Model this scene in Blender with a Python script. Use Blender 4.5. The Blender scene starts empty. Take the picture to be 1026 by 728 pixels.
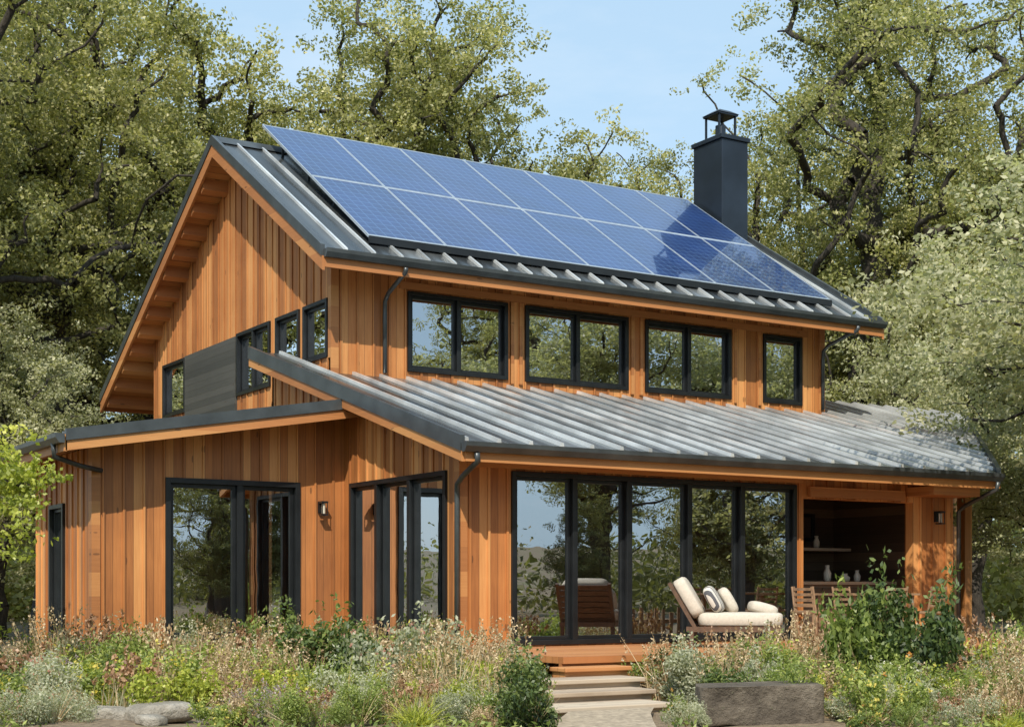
import bpy, math, random
import numpy as np
from mathutils import Vector, Matrix
random.seed(4); 
scene=bpy.context.scene
COL=scene.collection

# ------------------------------------------------------------------ materials
def new_mat(name):
    m=bpy.data.materials.new(name); m.use_nodes=True
    nt=m.node_tree; b=nt.nodes["Principled BSDF"]
    return m,nt,b
def N(nt,t,**kw):
    n=nt.nodes.new(t)
    for k,v in kw.items(): setattr(n,k,v)
    return n
def val(nt,op,a,b=None,clamp=False):
    n=nt.nodes.new('ShaderNodeMath'); n.operation=op; n.use_clamp=clamp
    for i,x in enumerate((a,b)):
        if x is None: continue
        if isinstance(x,(int,float)): n.inputs[i].default_value=x
        else: nt.links.new(x,n.inputs[i])
    return n.outputs[0]
def ramp(nt,fac,stops):
    r=nt.nodes.new('ShaderNodeValToRGB')
    el=r.color_ramp.elements
    while len(el)<len(stops): el.new(0.5)
    for e,(p,c) in zip(el,stops):
        e.position=p; e.color=(c[0],c[1],c[2],1)
    nt.links.new(fac,r.inputs[0]); return r.outputs[0]
def mixc(nt,fac,a,b,mode='MIX'):
    m=nt.nodes.new('ShaderNodeMix'); m.data_type='RGBA'; m.blend_type=mode
    def s(i,x):
        if isinstance(x,(int,float)): m.inputs[i].default_value=x
        elif isinstance(x,tuple): m.inputs[i].default_value=(x[0],x[1],x[2],1)
        else: nt.links.new(x,m.inputs[i])
    s(0,fac); s(6,a); s(7,b)
    return m.outputs[2]
def noise(nt,vec,scale,detail=4,rough=0.55):
    n=nt.nodes.new('ShaderNodeTexNoise'); n.inputs['Scale'].default_value=scale
    n.inputs['Detail'].default_value=detail; n.inputs['Roughness'].default_value=rough
    if vec is not None: nt.links.new(vec,n.inputs['Vector'])
    return n.outputs['Fac']
def bump(nt,b,h,strength,dist):
    n=nt.nodes.new('ShaderNodeBump'); n.inputs['Strength'].default_value=strength
    n.inputs['Distance'].default_value=dist
    nt.links.new(h,n.inputs['Height']); nt.links.new(n.outputs[0],b.inputs['Normal'])
def dotp(nt,vec,c):
    n=nt.nodes.new('ShaderNodeVectorMath'); n.operation='DOT_PRODUCT'
    nt.links.new(vec,n.inputs[0]); n.inputs[1].default_value=c
    return n.outputs['Value']

def boards(name,sc,tc,width,cols,rough=0.55,groove=0.06,gdark=0.45,off=0.0):
    m,nt,b=new_mat(name)
    g=N(nt,'ShaderNodeNewGeometry'); P=g.outputs['Position']
    s=val(nt,'ADD',val(nt,'DIVIDE',dotp(nt,P,sc),width),100.0+off)
    t=dotp(nt,P,tc)
    idn=val(nt,'FLOOR',s); fr=val(nt,'FRACT',s)
    wn=N(nt,'ShaderNodeTexWhiteNoise',noise_dimensions='1D'); nt.links.new(idn,wn.inputs['W'])
    cv=N(nt,'ShaderNodeCombineXYZ')
    nt.links.new(val(nt,'MULTIPLY',s,width*22),cv.inputs[0]); nt.links.new(val(nt,'MULTIPLY',t,0.9),cv.inputs[1]); nt.links.new(val(nt,'MULTIPLY',idn,3.7),cv.inputs[2])
    gr=noise(nt,cv.outputs[0],2.2,6,0.65)
    big=noise(nt,P,0.7,3)
    f=val(nt,'ADD',val(nt,'MULTIPLY',wn.outputs['Value'],0.66),val(nt,'MULTIPLY',gr,0.55))
    f=val(nt,'ADD',f,val(nt,'MULTIPLY',val(nt,'SUBTRACT',big,0.5),0.6))
    f=val(nt,'SUBTRACT',f,0.08,True)
    col=ramp(nt,f,[(0.05,cols[0]),(0.5,cols[1]),(0.95,cols[2])])
    edge=val(nt,'MINIMUM',fr,val(nt,'SUBTRACT',1.0,fr))
    gm=val(nt,'LESS_THAN',edge,groove*0.5)
    col=mixc(nt,val(nt,'MULTIPLY',gm,gdark),col,(0.02,0.012,0.006))  # shade in the grooves is painted into the board colour
    vz=N(nt,'ShaderNodeTexVoronoi'); vz.inputs['Scale'].default_value=1.0
    cv2=N(nt,'ShaderNodeCombineXYZ')
    nt.links.new(val(nt,'MULTIPLY',s,width*5.0),cv2.inputs[0]); nt.links.new(val(nt,'MULTIPLY',t,1.6),cv2.inputs[1]); nt.links.new(idn,cv2.inputs[2])
    nt.links.new(cv2.outputs[0],vz.inputs['Vector'])
    kn=val(nt,'LESS_THAN',vz.outputs['Distance'],0.085)
    col=mixc(nt,val(nt,'MULTIPLY',kn,0.55),col,(0.05,0.022,0.01))
    nt.links.new(col,b.inputs['Base Color']); b.inputs['Roughness'].default_value=rough
    h=val(nt,'SUBTRACT',val(nt,'MULTIPLY',gr,0.25),gm)
    bump(nt,b,h,0.5,0.012)
    return m
CED=[(0.22,0.076,0.023),(0.47,0.180,0.052),(0.70,0.34,0.12)]
M_side=boards("cedar siding",(1,1,0),(0,0,1),0.15,CED)
M_soffX=boards("cedar soffit",(0,1,0),(1,0,0),0.14,[(0.24,0.09,0.03),(0.44,0.18,0.055),(0.60,0.29,0.10)],gdark=.7)
M_trim=boards("cedar trim",(0,0,1),(1,1,0),0.34,[(0.29,0.11,0.036),(0.44,0.178,0.058),(0.54,0.26,0.09)],groove=0.0)
M_deck=boards("deck boards",(0,1,0),(1,0,0),0.14,[(0.28,0.10,0.033),(0.46,0.19,0.065),(0.56,0.28,0.11)],rough=0.6)
M_grey=boards("charcoal boards",(0,0,1),(1,1,0),0.13,[(0.035,0.036,0.034),(0.06,0.06,0.055),(0.09,0.088,0.08)])
M_dwood=boards("dark stained boards",(0,0,1),(1,1,0),0.16,[(0.045,0.03,0.021),(0.10,0.07,0.048),(0.19,0.135,0.09)])
M_step=boards("weathered step boards",(0,1,0),(1,0,0),0.2,[(0.26,0.19,0.13),(0.44,0.35,0.26),(0.56,0.47,0.36)],rough=0.75)

def simple(name,col,rough=0.5,metal=0.0,nscale=6,var=0.25,bmp=0.1,coat=0):
    m,nt,b=new_mat(name)
    g=N(nt,'ShaderNodeNewGeometry')
    n=noise(nt,g.outputs['Position'],nscale,5)
    c=tuple(col)
    lo=tuple(x*(1-var) for x in c); hi=tuple(min(1,x*(1+var)) for x in c)
    nt.links.new(ramp(nt,n,[(0.3,lo),(0.7,hi)]),b.inputs['Base Color'])
    b.inputs['Roughness'].default_value=rough; b.inputs['Metallic'].default_value=metal
    if coat: b.inputs['Coat Weight'].default_value=coat
    if bmp: bump(nt,b,noise(nt,g.outputs['Position'],nscale*6,4),bmp,0.01)
    return m
M_black=simple("black window frame",(0.014,0.016,0.018),0.35,0.2,3,0.3,0)
M_fascia=simple("dark metal fascia",(0.075,0.085,0.09),0.36,0.4,3,0.25,0)
M_chim=simple("blue-black chimney metal",(0.018,0.026,0.038),0.4,0.3,1.2,0.35,0.03)
M_alu=simple("aluminium frame",(0.50,0.56,0.62),0.3,0.5,5,0.1,0)
M_plaster=simple("interior plaster",(0.50,0.34,0.20),0.8,0,3,0.2,0)
M_conc=simple("concrete",(0.32,0.30,0.27),0.85,0,5,0.25,0.3)
M_cush=simple("cream cushion fabric",(0.56,0.50,0.42),0.9,0,30,0.1,0.3)
M_ceram=simple("pale ceramic",(0.62,0.58,0.5),0.4,0,8,0.1,0)
M_teak=simple("teak",(0.10,0.055,0.032),0.5,0,12,0.35,0.1)
M_teakl=simple("weathered teak",(0.26,0.16,0.09),0.6,0,12,0.35,0.1)
M_sofa=simple("rust sofa fabric",(0.42,0.16,0.07),0.9,0,20,0.15,0.2)
M_lampglass=simple("frosted lamp glass",(0.6,0.55,0.45),0.3,0,5,0.05,0)
M_rib=simple("standing seam with painted glint",(0.66,0.68,0.68),0.25,0.45,0.9,0.4,0)  # pale tone paints the roof's bright reflected strips onto the seams
RS=0.5
def metal_roof():
    m,nt,b=new_mat("standing seam metal")
    g=N(nt,'ShaderNodeNewGeometry'); P=g.outputs['Position']
    sx=val(nt,'DIVIDE',val(nt,'ADD',dotp(nt,P,(1,0,0)),100.30),RS)
    s=val(nt,'FLOOR',sx); fr=val(nt,'FRACT',sx)
    wn=N(nt,'ShaderNodeTexWhiteNoise',noise_dimensions='1D'); nt.links.new(s,wn.inputs['W'])
    mp=N(nt,'ShaderNodeMapping'); mp.inputs['Scale'].default_value=(3,0.3,1); nt.links.new(P,mp.inputs['Vector'])
    st=noise(nt,mp.outputs[0],1.4,3,0.5)
    f=val(nt,'ADD',val(nt,'MULTIPLY',wn.outputs['Value'],0.75),val(nt,'MULTIPLY',st,0.25),True)
    nt.links.new(ramp(nt,f,[(0.12,(0.035,0.04,0.043)),(0.55,(0.085,0.093,0.096)),(0.9,(0.26,0.275,0.28))]),b.inputs['Base Color'])  # pan contrast and streaks paint highlights of the roof into its base colour
    b.inputs['Metallic'].default_value=0.6
    nt.links.new(val(nt,'ADD',val(nt,'MULTIPLY',st,0.2),0.18),b.inputs['Roughness'])
    pr=val(nt,'SINE',val(nt,'MULTIPLY',fr,6.283*2))
    bump(nt,b,pr,0.5,0.008)
    return m
M_roof=metal_roof()

def glass(name,base,tint):
    m,nt,b=new_mat(name); nt.nodes.remove(b)
    out=nt.nodes['Material Output']
    fr=N(nt,'ShaderNodeFresnel'); fr.inputs['IOR'].default_value=1.5
    f=val(nt,'ADD',val(nt,'MULTIPLY',fr.outputs[0],1.2),base,True)
    t=N(nt,'ShaderNodeBsdfTransparent'); t.inputs[0].default_value=(*tint,1)
    gl=N(nt,'ShaderNodeBsdfGlossy'); gl.inputs['Roughness'].default_value=0.004; gl.inputs['Color'].default_value=(0.93,0.97,1,1)
    g=N(nt,'ShaderNodeNewGeometry')
    bp=N(nt,'ShaderNodeBump'); bp.inputs['Strength'].default_value=0.15; bp.inputs['Distance'].default_value=0.01
    nt.links.new(noise(nt,g.outputs['Position'],1.3,2),bp.inputs['Height']); nt.links.new(bp.outputs[0],gl.inputs['Normal'])
    mx=N(nt,'ShaderNodeMixShader'); nt.links.new(f,mx.inputs[0]); nt.links.new(t.outputs[0],mx.inputs[1]); nt.links.new(gl.outputs[0],mx.inputs[2])
    nt.links.new(mx.outputs[0],out.inputs[0])
    return m
M_glass=glass("window glass",0.46,(0.75,0.74,0.70))

def solar():
    m,nt,b=new_mat("photovoltaic cells")
    g=N(nt,'ShaderNodeNewGeometry'); P=g.outputs['Position']
    u=val(nt,'DIVIDE',val(nt,'SUBTRACT',dotp(nt,P,(1,0,0)),0.8),1.4714/8)
    v=val(nt,'DIVIDE',val(nt,'SUBTRACT',dotp(nt,P,(0,1,0)),4.45),2.3/13)
    def line(x,w):
        f=val(nt,'FRACT',val(nt,'ADD',x,20.0)); e=val(nt,'MINIMUM',f,val(nt,'SUBTRACT',1.0,f)); return val(nt,'LESS_THAN',e,w)
    l=val(nt,'MAXIMUM',line(u,0.035),line(v,0.04))
    n=noise(nt,P,1.2,3)
    c=ramp(nt,n,[(0.3,(0.006,0.020,0.095)),(0.7,(0.011,0.036,0.15))])
    c=mixc(nt,val(nt,'MULTIPLY',l,0.6),c,(0.13,0.24,0.42))
    nt.links.new(c,b.inputs['Base Color']); b.inputs['Roughness'].default_value=0.3
    b.inputs['Coat Weight'].default_value=0.75; b.inputs['Coat Roughness'].default_value=0.03
    b.inputs['Coat Tint'].default_value=(0.85,0.93,1,1)
    b.inputs['Specular IOR Level'].default_value=0.3
    bump(nt,b,noise(nt,P,0.8,2),0.15,0.05)
    return m
M_pv=solar()

def leafmat(name,stops,trans=0.42,rough=0.45,objvar=0.25):
    m,nt,b=new_mat(name)
    a=N(nt,'ShaderNodeAttribute'); a.attribute_name="tint"
    oi=N(nt,'ShaderNodeObjectInfo')
    f=val(nt,'ADD',a.outputs['Fac'],val(nt,'MULTIPLY',val(nt,'SUBTRACT',oi.outputs['Random'],0.5),objvar),True)
    c=ramp(nt,f,stops)
    nt.links.new(c,b.inputs['Base Color']); b.inputs['Roughness'].default_value=rough
    b.inputs['Specular IOR Level'].default_value=0.5
    t=N(nt,'ShaderNodeBsdfTranslucent')
    nt.links.new(mixc(nt,1.0,c,(1.35,1.4,0.75),'MULTIPLY'),t.inputs[0])
    mx=N(nt,'ShaderNodeMixShader'); mx.inputs[0].default_value=trans
    nt.links.new(b.outputs[0],mx.inputs[1]); nt.links.new(t.outputs[0],mx.inputs[2])
    nt.links.new(mx.outputs[0],nt.nodes['Material Output'].inputs[0])
    return m
L_oak=leafmat("oak leaves",[(0.0,(0.11,0.12,0.045)),(0.45,(0.29,0.29,0.11)),(0.8,(0.50,0.47,0.21)),(1.0,(0.70,0.65,0.37))],trans=.46)
L_oakd=leafmat("dark oak leaves",[(0.0,(0.05,0.06,0.022)),(0.45,(0.15,0.155,0.055)),(0.8,(0.28,0.27,0.11)),(1.0,(0.42,0.39,0.19))])
L_pale=leafmat("pale olive leaves",[(0.0,(0.17,0.18,0.10)),(0.5,(0.40,0.40,0.24)),(1.0,(0.68,0.65,0.45))],trans=.45)
L_green=leafmat("green leaves",[(0.0,(0.05,0.08,0.02)),(0.5,(0.19,0.25,0.06)),(1.0,(0.45,0.49,0.14))])
L_yel=leafmat("yellow green leaves",[(0.0,(0.15,0.18,0.03)),(0.5,(0.40,0.44,0.07)),(1.0,(0.70,0.68,0.16))])
L_dark=leafmat("dark green leaves",[(0.0,(0.02,0.035,0.012)),(0.5,(0.07,0.11,0.03)),(1.0,(0.21,0.26,0.07))],trans=0.3)
L_silver=leafmat("silver sage leaves",[(0.0,(0.17,0.19,0.13)),(0.5,(0.40,0.41,0.29)),(1.0,(0.64,0.63,0.49))])
L_tan=leafmat("dry tan stems",[(0.0,(0.20,0.125,0.065)),(0.5,(0.45,0.32,0.18)),(1.0,(0.70,0.56,0.37))],trans=0.25)
L_rust=leafmat("rusty seed heads",[(0.0,(0.16,0.075,0.04)),(0.5,(0.36,0.20,0.11)),(1.0,(0.58,0.38,0.24))],trans=0.25)
L_purp=leafmat("mauve flowers",[(0.0,(0.24,0.17,0.24)),(0.5,(0.42,0.34,0.42)),(1.0,(0.6,0.52,0.58))])
L_or=leafmat("orange flowers",[(0.0,(0.5,0.16,0.04)),(0.5,(0.66,0.33,0.08)),(1.0,(0.8,0.6,0.2))])
L_yf=leafmat("yellow flowers",[(0.0,(0.6,0.45,0.05)),(1.0,(0.85,0.75,0.25))])
L_wh=leafmat("white flowers",[(0.0,(0.55,0.52,0.42)),(1.0,(0.8,0.77,0.68))])
L_pink=leafmat("pink flowers",[(0.0,(0.45,0.18,0.15)),(0.5,(0.58,0.32,0.26)),(1.0,(0.72,0.52,0.44))])
def bark():
    m,nt,b=new_mat("oak bark")
    tc=N(nt,'ShaderNodeTexCoord'); mp=N(nt,'ShaderNodeMapping'); mp.inputs['Scale'].default_value=(5,5,1.3)
    nt.links.new(tc.outputs['Object'],mp.inputs['Vector'])
    n=noise(nt,mp.outputs[0],2.5,6,0.7)
    nt.links.new(ramp(nt,n,[(0.3,(0.018,0.015,0.012)),(0.7,(0.075,0.063,0.05))]),b.inputs['Base Color'])
    b.inputs['Roughness'].default_value=0.95; bump(nt,b,n,0.9,0.06)
    return m
M_bark=bark()

# ------------------------------------------------------------------ mesh helpers
class MB:
    def __init__(s): s.v=[]; s.f=[]
    def hexa(s,p):
        n=len(s.v); s.v+= [tuple(q) for q in p]
        s.f+=[(n+3,n+2,n+1,n),(n+4,n+5,n+6,n+7),(n,n+1,n+5,n+4),(n+1,n+2,n+6,n+5),(n+2,n+3,n+7,n+6),(n+3,n,n+4,n+7)]
    def box(s,x0,x1,y0,y1,z0,z1):
        s.hexa([(x0,y0,z0),(x1,y0,z0),(x1,y1,z0),(x0,y1,z0),(x0,y0,z1),(x1,y0,z1),(x1,y1,z1),(x0,y1,z1)])
    def prism(s,poly,zb,zt):
        n=len(s.v); k=len(poly)
        s.v+=[(x,y,zb(x,y)) for x,y in poly]+[(x,y,zt(x,y)) for x,y in poly]
        s.f.append(tuple(range(n+k-1,n-1,-1))); s.f.append(tuple(range(n+k,n+2*k)))
        for i in range(k):
            j=(i+1)%k; s.f.append((n+i,n+j,n+k+j,n+k+i))
    def tube(s,pts,r,seg=8):
        pts=[Vector(p) for p in pts]; rs=r if isinstance(r,(list,tuple)) else [r]*len(pts)
        n=len(s.v); up=Vector((0.13,0.27,1)).normalized()
        for i,p in enumerate(pts):
            d=(pts[min(i+1,len(pts)-1)]-pts[max(i-1,0)]).normalized()
            a=d.cross(up)
            if a.length<1e-3: a=d.cross(Vector((1,0,0)))
            a.normalize(); b=d.cross(a)
            for k in range(seg):
                t=2*math.pi*k/seg; q=p+a*math.cos(t)*rs[i]+b*math.sin(t)*rs[i]; s.v.append(tuple(q))
        for i in range(len(pts)-1):
            for k in range(seg):
                k2=(k+1)%seg
                s.f.append((n+i*seg+k,n+i*seg+k2,n+(i+1)*seg+k2,n+(i+1)*seg+k))
        s.f.append(tuple(n+k for k in range(seg))[::-1]); m=n+(len(pts)-1)*seg; s.f.append(tuple(m+k for k in range(seg)))
    def superell(s,c,rad,e=0.45,rot=None,nu=20,nv=12):
        n=len(s.v)
        def sp(x): return math.copysign(abs(x)**e,x)
        for j in range(nv+1):
            ph=-math.pi/2+math.pi*j/nv
            for i in range(nu):
                th=2*math.pi*i/nu
                q=Vector((sp(math.cos(ph))*sp(math.cos(th))*rad[0],sp(math.cos(ph))*sp(math.sin(th))*rad[1],sp(math.sin(ph))*rad[2]))
                if rot: q=rot@q
                s.v.append((q.x+c[0],q.y+c[1],q.z+c[2]))
        for j in range(nv):
            for i in range(nu):
                i2=(i+1)%nu; s.f.append((n+j*nu+i,n+j*nu+i2,n+(j+1)*nu+i2,n+(j+1)*nu+i))
    def obj(s,name,mat,parent=None,smooth=False,bevel=0,label=None):
        me=bpy.data.meshes.new(name); me.from_pydata(s.v,[],s.f); me.materials.append(mat); me.validate()
        if smooth: me.polygons.foreach_set('use_smooth',[True]*len(me.polygons))
        o=bpy.data.objects.new(name,me); COL.objects.link(o)
        if parent: setpar(o,parent)
        if bevel:
            b=o.modifiers.new('b','BEVEL'); b.width=bevel; b.segments=2; b.limit_method='ANGLE'
        if label: o["label"]=label
        return o
    def each(s,name,mat,parent):
        for i in range(0,len(s.v),8):
            m=MB(); m.hexa(s.v[i:i+8]); m.obj(name,mat,parent)
def setpar(o,p):
    o.parent=p
    loc=p.get("_wl"); loc=Vector(loc) if loc else Vector((0,0,0))
    o.matrix_parent_inverse=Matrix.Translation(-loc)
    o["_wl"]=(0.0,0.0,0.0)
def thing(name,loc,label,cat,group=None,kind=None):
    e=bpy.data.objects.new(name,None); e.empty_display_size=0.3; e.location=loc; COL.objects.link(e)
    e["label"]=label; e["category"]=cat; e["_wl"]=tuple(loc)
    if group: e["group"]=group
    return e
def top(o,label,cat,group=None,kind=None):
    o["label"]=label; o["category"]=cat
    if group: o["group"]=group
    if kind: o["kind"]=kind
    return o

def np_mesh(name,V,F,mat,tint=None,mats=None,midx=None):
    me=bpy.data.meshes.new(name)
    me.vertices.add(len(V)); me.vertices.foreach_set('co',V.astype(np.float32).ravel())
    k=F.shape[1]; me.loops.add(F.size); me.loops.foreach_set('vertex_index',F.astype(np.int32).ravel())
    me.polygons.add(len(F)); me.polygons.foreach_set('loop_start',(np.arange(len(F))*k).astype(np.int32))
    try: me.polygons.foreach_set('loop_total',np.full(len(F),k,np.int32))
    except Exception: pass
    for mm in (mats or [mat]): me.materials.append(mm)
    if midx is not None: me.polygons.foreach_set('material_index',midx.astype(np.int32))
    me.update(calc_edges=True)
    if tint is not None:
        at=me.attributes.new('tint','FLOAT','POINT'); at.data.foreach_set('value',tint.astype(np.float32))
    return me
def unit(a): return a/np.maximum(np.linalg.norm(a,axis=1,keepdims=True),1e-6)
def leaves(rng,P,L,W,nrm=None,spread=1.0,tint=None):
    n=len(P); r=rng.normal(size=(n,3))
    nn=unit(r*spread+(nrm if nrm is not None else 0))
    u=unit(np.cross(nn,rng.normal(size=(n,3)))); v=np.cross(nn,u)
    L=(np.ones(n)*L*rng.uniform(.65,1.3,n))[:,None]; W=(np.ones(n)*W*rng.uniform(.7,1.25,n))[:,None]
    V=np.stack([P-u*L/2,P+v*W/2+u*L*0.05,P+u*L/2,P-v*W/2+u*L*0.05],1).reshape(-1,3)
    F=np.arange(n*4).reshape(n,4)
    t=tint if tint is not None else rng.uniform(0,1,n)
    return V,F,np.repeat(t,4)
def blades(rng,base,tipdir,length,width,droop,seg=4,tint=None):
    n=len(base); side=unit(np.cross(tipdir,rng.normal(size=(n,3))))
    Vs=[]
    for i in range(seg+1):
        t=i/seg
        p=base+tipdir*(length*t)[:,None]; p=p.copy(); p[:,:2]+=tipdir[:,:2]*(droop*t*t*length)[:,None]; p[:,2]-=(droop*t*t*length*0.6)
        w=(width*(1-t**2*0.9))[:,None]*0.5
        Vs.append(p-side*w); Vs.append(p+side*w)
    V=np.stack(Vs,1); k=2*(seg+1); F=[]
    for i in range(seg):
        F.append(np.stack([np.arange(n)*k+2*i,np.arange(n)*k+2*i+1,np.arange(n)*k+2*i+3,np.arange(n)*k+2*i+2],1))
    tips=(V[:,-1]+V[:,-2])/2
    t=tint if tint is not None else rng.uniform(0,1,n)
    return V.reshape(-1,3),np.concatenate(F),np.repeat(t,k),tips
def join(parts):
    V=[];F=[];T=[];M=[];o=0
    for v,f,t,m in parts:
        V.append(v);F.append(f+o);T.append(t);M.append(np.full(len(f),m)); o+=len(v)
    return np.concatenate(V),np.concatenate(F),np.concatenate(T),np.concatenate(M)

# ------------------------------------------------------------------ trees
def tree_meshes(seed,H,R,base_h,nboughs,nclump,per,leaf,trunk_r,mat,clr=0.95,lean=0.6,flat=0.62,minr=.025,ex=.43):
    rng=np.random.default_rng(seed)
    nodes=[np.array([0,0,-0.3])]; par=[-1]
    lx,ly=rng.normal(size=2)*lean
    K=7; tz=base_h+ (H-base_h)*0.30
    for i in range(1,K+1):
        t=i/K; nodes.append(np.array([lx*t*t+rng.normal()*.12*lean,ly*t*t+rng.normal()*.12*lean,tz*t])); par.append(i-1)
    cz=(H+base_h)/2; hz=(H-base_h)/2
    bo=[]
    for i in range(nboughs):
        d=rng.normal(size=3); d/=np.linalg.norm(d); rr=rng.uniform(.45,.80)
        rb=rng.uniform(.26,.42)*R
        bo.append((np.array([d[0]*R*rr,d[1]*R*rr,cz+d[2]*hz*rr]),rb))
    bo.append((np.array([0,0,cz+hz*.6]),R*.3)); bo.append((np.array([0,0,cz]),R*.35))
    def connect(a,mids,jit,keep=.75):
        A=np.array(nodes[3:]); dd=np.linalg.norm(A-a,axis=1); dd=dd*(1+0.7*(A[:,2]>a[2]))+0.20*np.linalg.norm(A-np.array([0,0,tz*.5]),axis=1)
        j=int(np.argmin(dd))+3; p0=nodes[j]; prev=j; dist=np.linalg.norm(a-p0)
        bow=rng.normal(size=3)*jit*1.1*dist; bow[2]=abs(bow[2])*.8
        for m in range(1,mids+1):
            t=m/(mids+1)
            q=p0+(a-p0)*t+bow*math.sin(math.pi*t)+rng.normal(size=3)*jit*.5*dist/ (mids**.5)
            nodes.append(q); par.append(prev); prev=len(nodes)-1
        nodes.append(a); par.append(prev); return len(nodes)-1
    for c,rb in sorted(bo,key=lambda b:np.linalg.norm(b[0]-np.array([0,0,tz]))): connect(c,7,.06)
    cl=[]
    for i in range(nclump):
        c,rb=bo[rng.integers(len(bo))]
        d=rng.normal(size=3); d/=np.linalg.norm(d); d[2]=d[2]*.85+.1
        cl.append(c+d*rb*rng.uniform(0.3,1.8)**.8)
    cl.sort(key=lambda c:np.linalg.norm(c-np.array([0,0,tz])))
    ends=[connect(c,4,.08) for c in cl]
    w=np.zeros(len(nodes)); 
    for e in ends: w[e]+=1
    for i in range(len(nodes)-1,0,-1): w[par[i]]+=w[i]
    w=np.maximum(w,0.6); r=trunk_r*(w/w[0])**ex; r=np.maximum(r,minr)
    r[np.array([w_<=1.01 for w_ in w])]*=.6
    r[0]*=1.35
    seg=6
    idx=[i for i in range(1,len(nodes))]
    A=np.array([nodes[par[i]] for i in idx]); B=np.array([nodes[i] for i in idx])
    ra=np.minimum(np.array([r[par[i]] for i in idx]),np.array([r[i] for i in idx])*1.4); rb_=np.array([r[i] for i in idx])
    ra[:K]=np.array([r[par[i]] for i in idx[:K]])
    D=unit(B-A); ref=np.tile(np.array([[.3,.2,.93]]),(len(D),1)); u=unit(np.cross(D,ref)); v=np.cross(D,u)
    V=[]
    B2=B+D*rb_[:,None]*0.35
    for k in range(seg):
        t=2*math.pi*k/seg; o=u*math.cos(t)+v*math.sin(t); V.append(A+o*ra[:,None])
    for k in range(seg):
        t=2*math.pi*k/seg; o=u*math.cos(t)+v*math.sin(t); V.append(B2+o*rb_[:,None])
    V=np.stack(V,1); n=len(A); F=[]
    for k in range(seg):
        k2=(k+1)%seg; b=np.arange(n)*2*seg
        F.append(np.stack([b+k,b+k2,b+seg+k2,b+seg+k],1))
    trunk=np_mesh("trunk",V.reshape(-1,3),np.concatenate(F),M_bark)
    trunk.polygons.foreach_set('use_smooth',[True]*len(trunk.polygons))
    C=np.array(cl); n=len(C)
    cr=rng.uniform(.55,1.4,n)*clr
    which=rng.choice(n,size=n*per,p=(cr**2)/np.sum(cr**2))
    dirs=unit(rng.normal(size=(n*per,3)))
    rad=rng.uniform(0,1,n*per)**.5
    NS=12
    sub=rng.normal(size=(n,NS,3))*.64
    off=sub[which,rng.integers(0,NS,n*per)]
    P=C[which]+(dirs*rad[:,None]*0.42+off)*cr[which][:,None]*np.array([1,1,flat])
    ct=rng.uniform(0,1,n)
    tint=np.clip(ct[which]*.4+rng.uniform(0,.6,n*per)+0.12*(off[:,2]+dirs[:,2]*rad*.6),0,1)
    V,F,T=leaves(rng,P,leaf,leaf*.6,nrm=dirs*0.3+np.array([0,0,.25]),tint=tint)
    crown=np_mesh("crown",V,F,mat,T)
    return trunk,crown
def plant_tree(meshes,x,y,z,rotz,s,label,name="oak_tree",cat="tree",group=None,sz=None):
    t,c=meshes
    e=thing(name,(x,y,z),label,cat,group); e.rotation_euler=(0,0,rotz); e.scale=(s,s,sz or s)
    for nm,me in (("trunk",t),("crown",c)):
        o=bpy.data.objects.new(nm,me); COL.objects.link(o); o.parent=e
    return e
GZ=-0.55
oakA=tree_meshes(11,22,7.8,4,15,340,450,0.13,0.66,L_oak)
oakB=tree_meshes(23,21,6.8,6,14,290,450,0.13,0.5,L_oak)
oakC=tree_meshes(37,23,8.6,3.5,16,350,430,0.13,0.68,L_oak)
low=tree_meshes(67,13,5.4,1.2,12,200,330,0.14,0.35,L_oakd,clr=.85)
pale=tree_meshes(41,8.2,3.4,0.8,12,230,320,0.09,0.16,L_pale,clr=.58,lean=.2,minr=.012)
mid=tree_meshes(53,11,4.6,1.2,12,220,330,0.12,0.25,L_pale,clr=.75,minr=.02)
GO="oaks behind the house"
for ms,x,y,r,s,lb in [
 (oakA,1.7,27.5,0.3,1.05,"huge sunlit live oak with dark twisting limbs behind the house"),
 (oakC,-4.5,23.5,2.1,0.98,"spreading live oak with a thick dark trunk beside the house"),
 (oakB,13.1,27.4,1.2,1.02,"tall open-crowned oak rising above the roof ridge"),
 (oakC,24.6,16.6,4.0,1.0,"large oak with bare dark branches beside the chimney"),
 (oakA,31.5,13.0,1.0,0.98,"large sunlit oak at the edge of the wood"),
 (oakA,28.8,24.6,2.4,0.92,"airy sunlit oak deeper in the wood"),
 (oakB,21.5,27.5,3.3,0.86,"lower oak just showing over the roof ridge"),
 (oakA,24.2,27.4,5.3,0.72,"lower oak just showing over the roof ridge"),
 (oakA,10.1,30.5,5.0,0.88,"dense oak filling the gap behind the gable"),
 (oakC,17.2,31.5,0.9,0.84,"dense oak rising behind the solar roof"),
 (oakC,4.5,35,5.6,1.0,"dense oak filling the gap behind the gable"),
 (oakB,-4.5,33,2.6,1.1,"tall open-crowned oak deeper in the wood")]:
    plant_tree(ms,x,y,GZ,r,s,lb,group=GO)
plant_tree(mid,22.6,10.8,GZ,0.5,1.0,"pale olive-green tree beyond the lower roof",name="olive_tree")
plant_tree(mid,27.0,7.0,GZ,3.5,1.05,"pale olive-green tree beyond the lower roof",name="olive_tree")
plant_tree(mid,-1.5,20.5,GZ,2.5,0.75,"pale grey-green small tree behind the side wing",name="olive_tree")
plant_tree(mid,-5.5,17.0,GZ,4.5,0.66,"pale grey-green small tree behind the side wing",name="olive_tree")
plant_tree(pale,11.2,-2.6,GZ,0.8,1.28,"pale small-leaved tree hanging over the end of the roof",name="olive_tree",sz=1.08)
plant_tree(pale,15.6,1.0,GZ,2.8,1.0,"pale small-leaved tree beside the terrace end",name="olive_tree")
GR="oaks across the garden facing the house"
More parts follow.
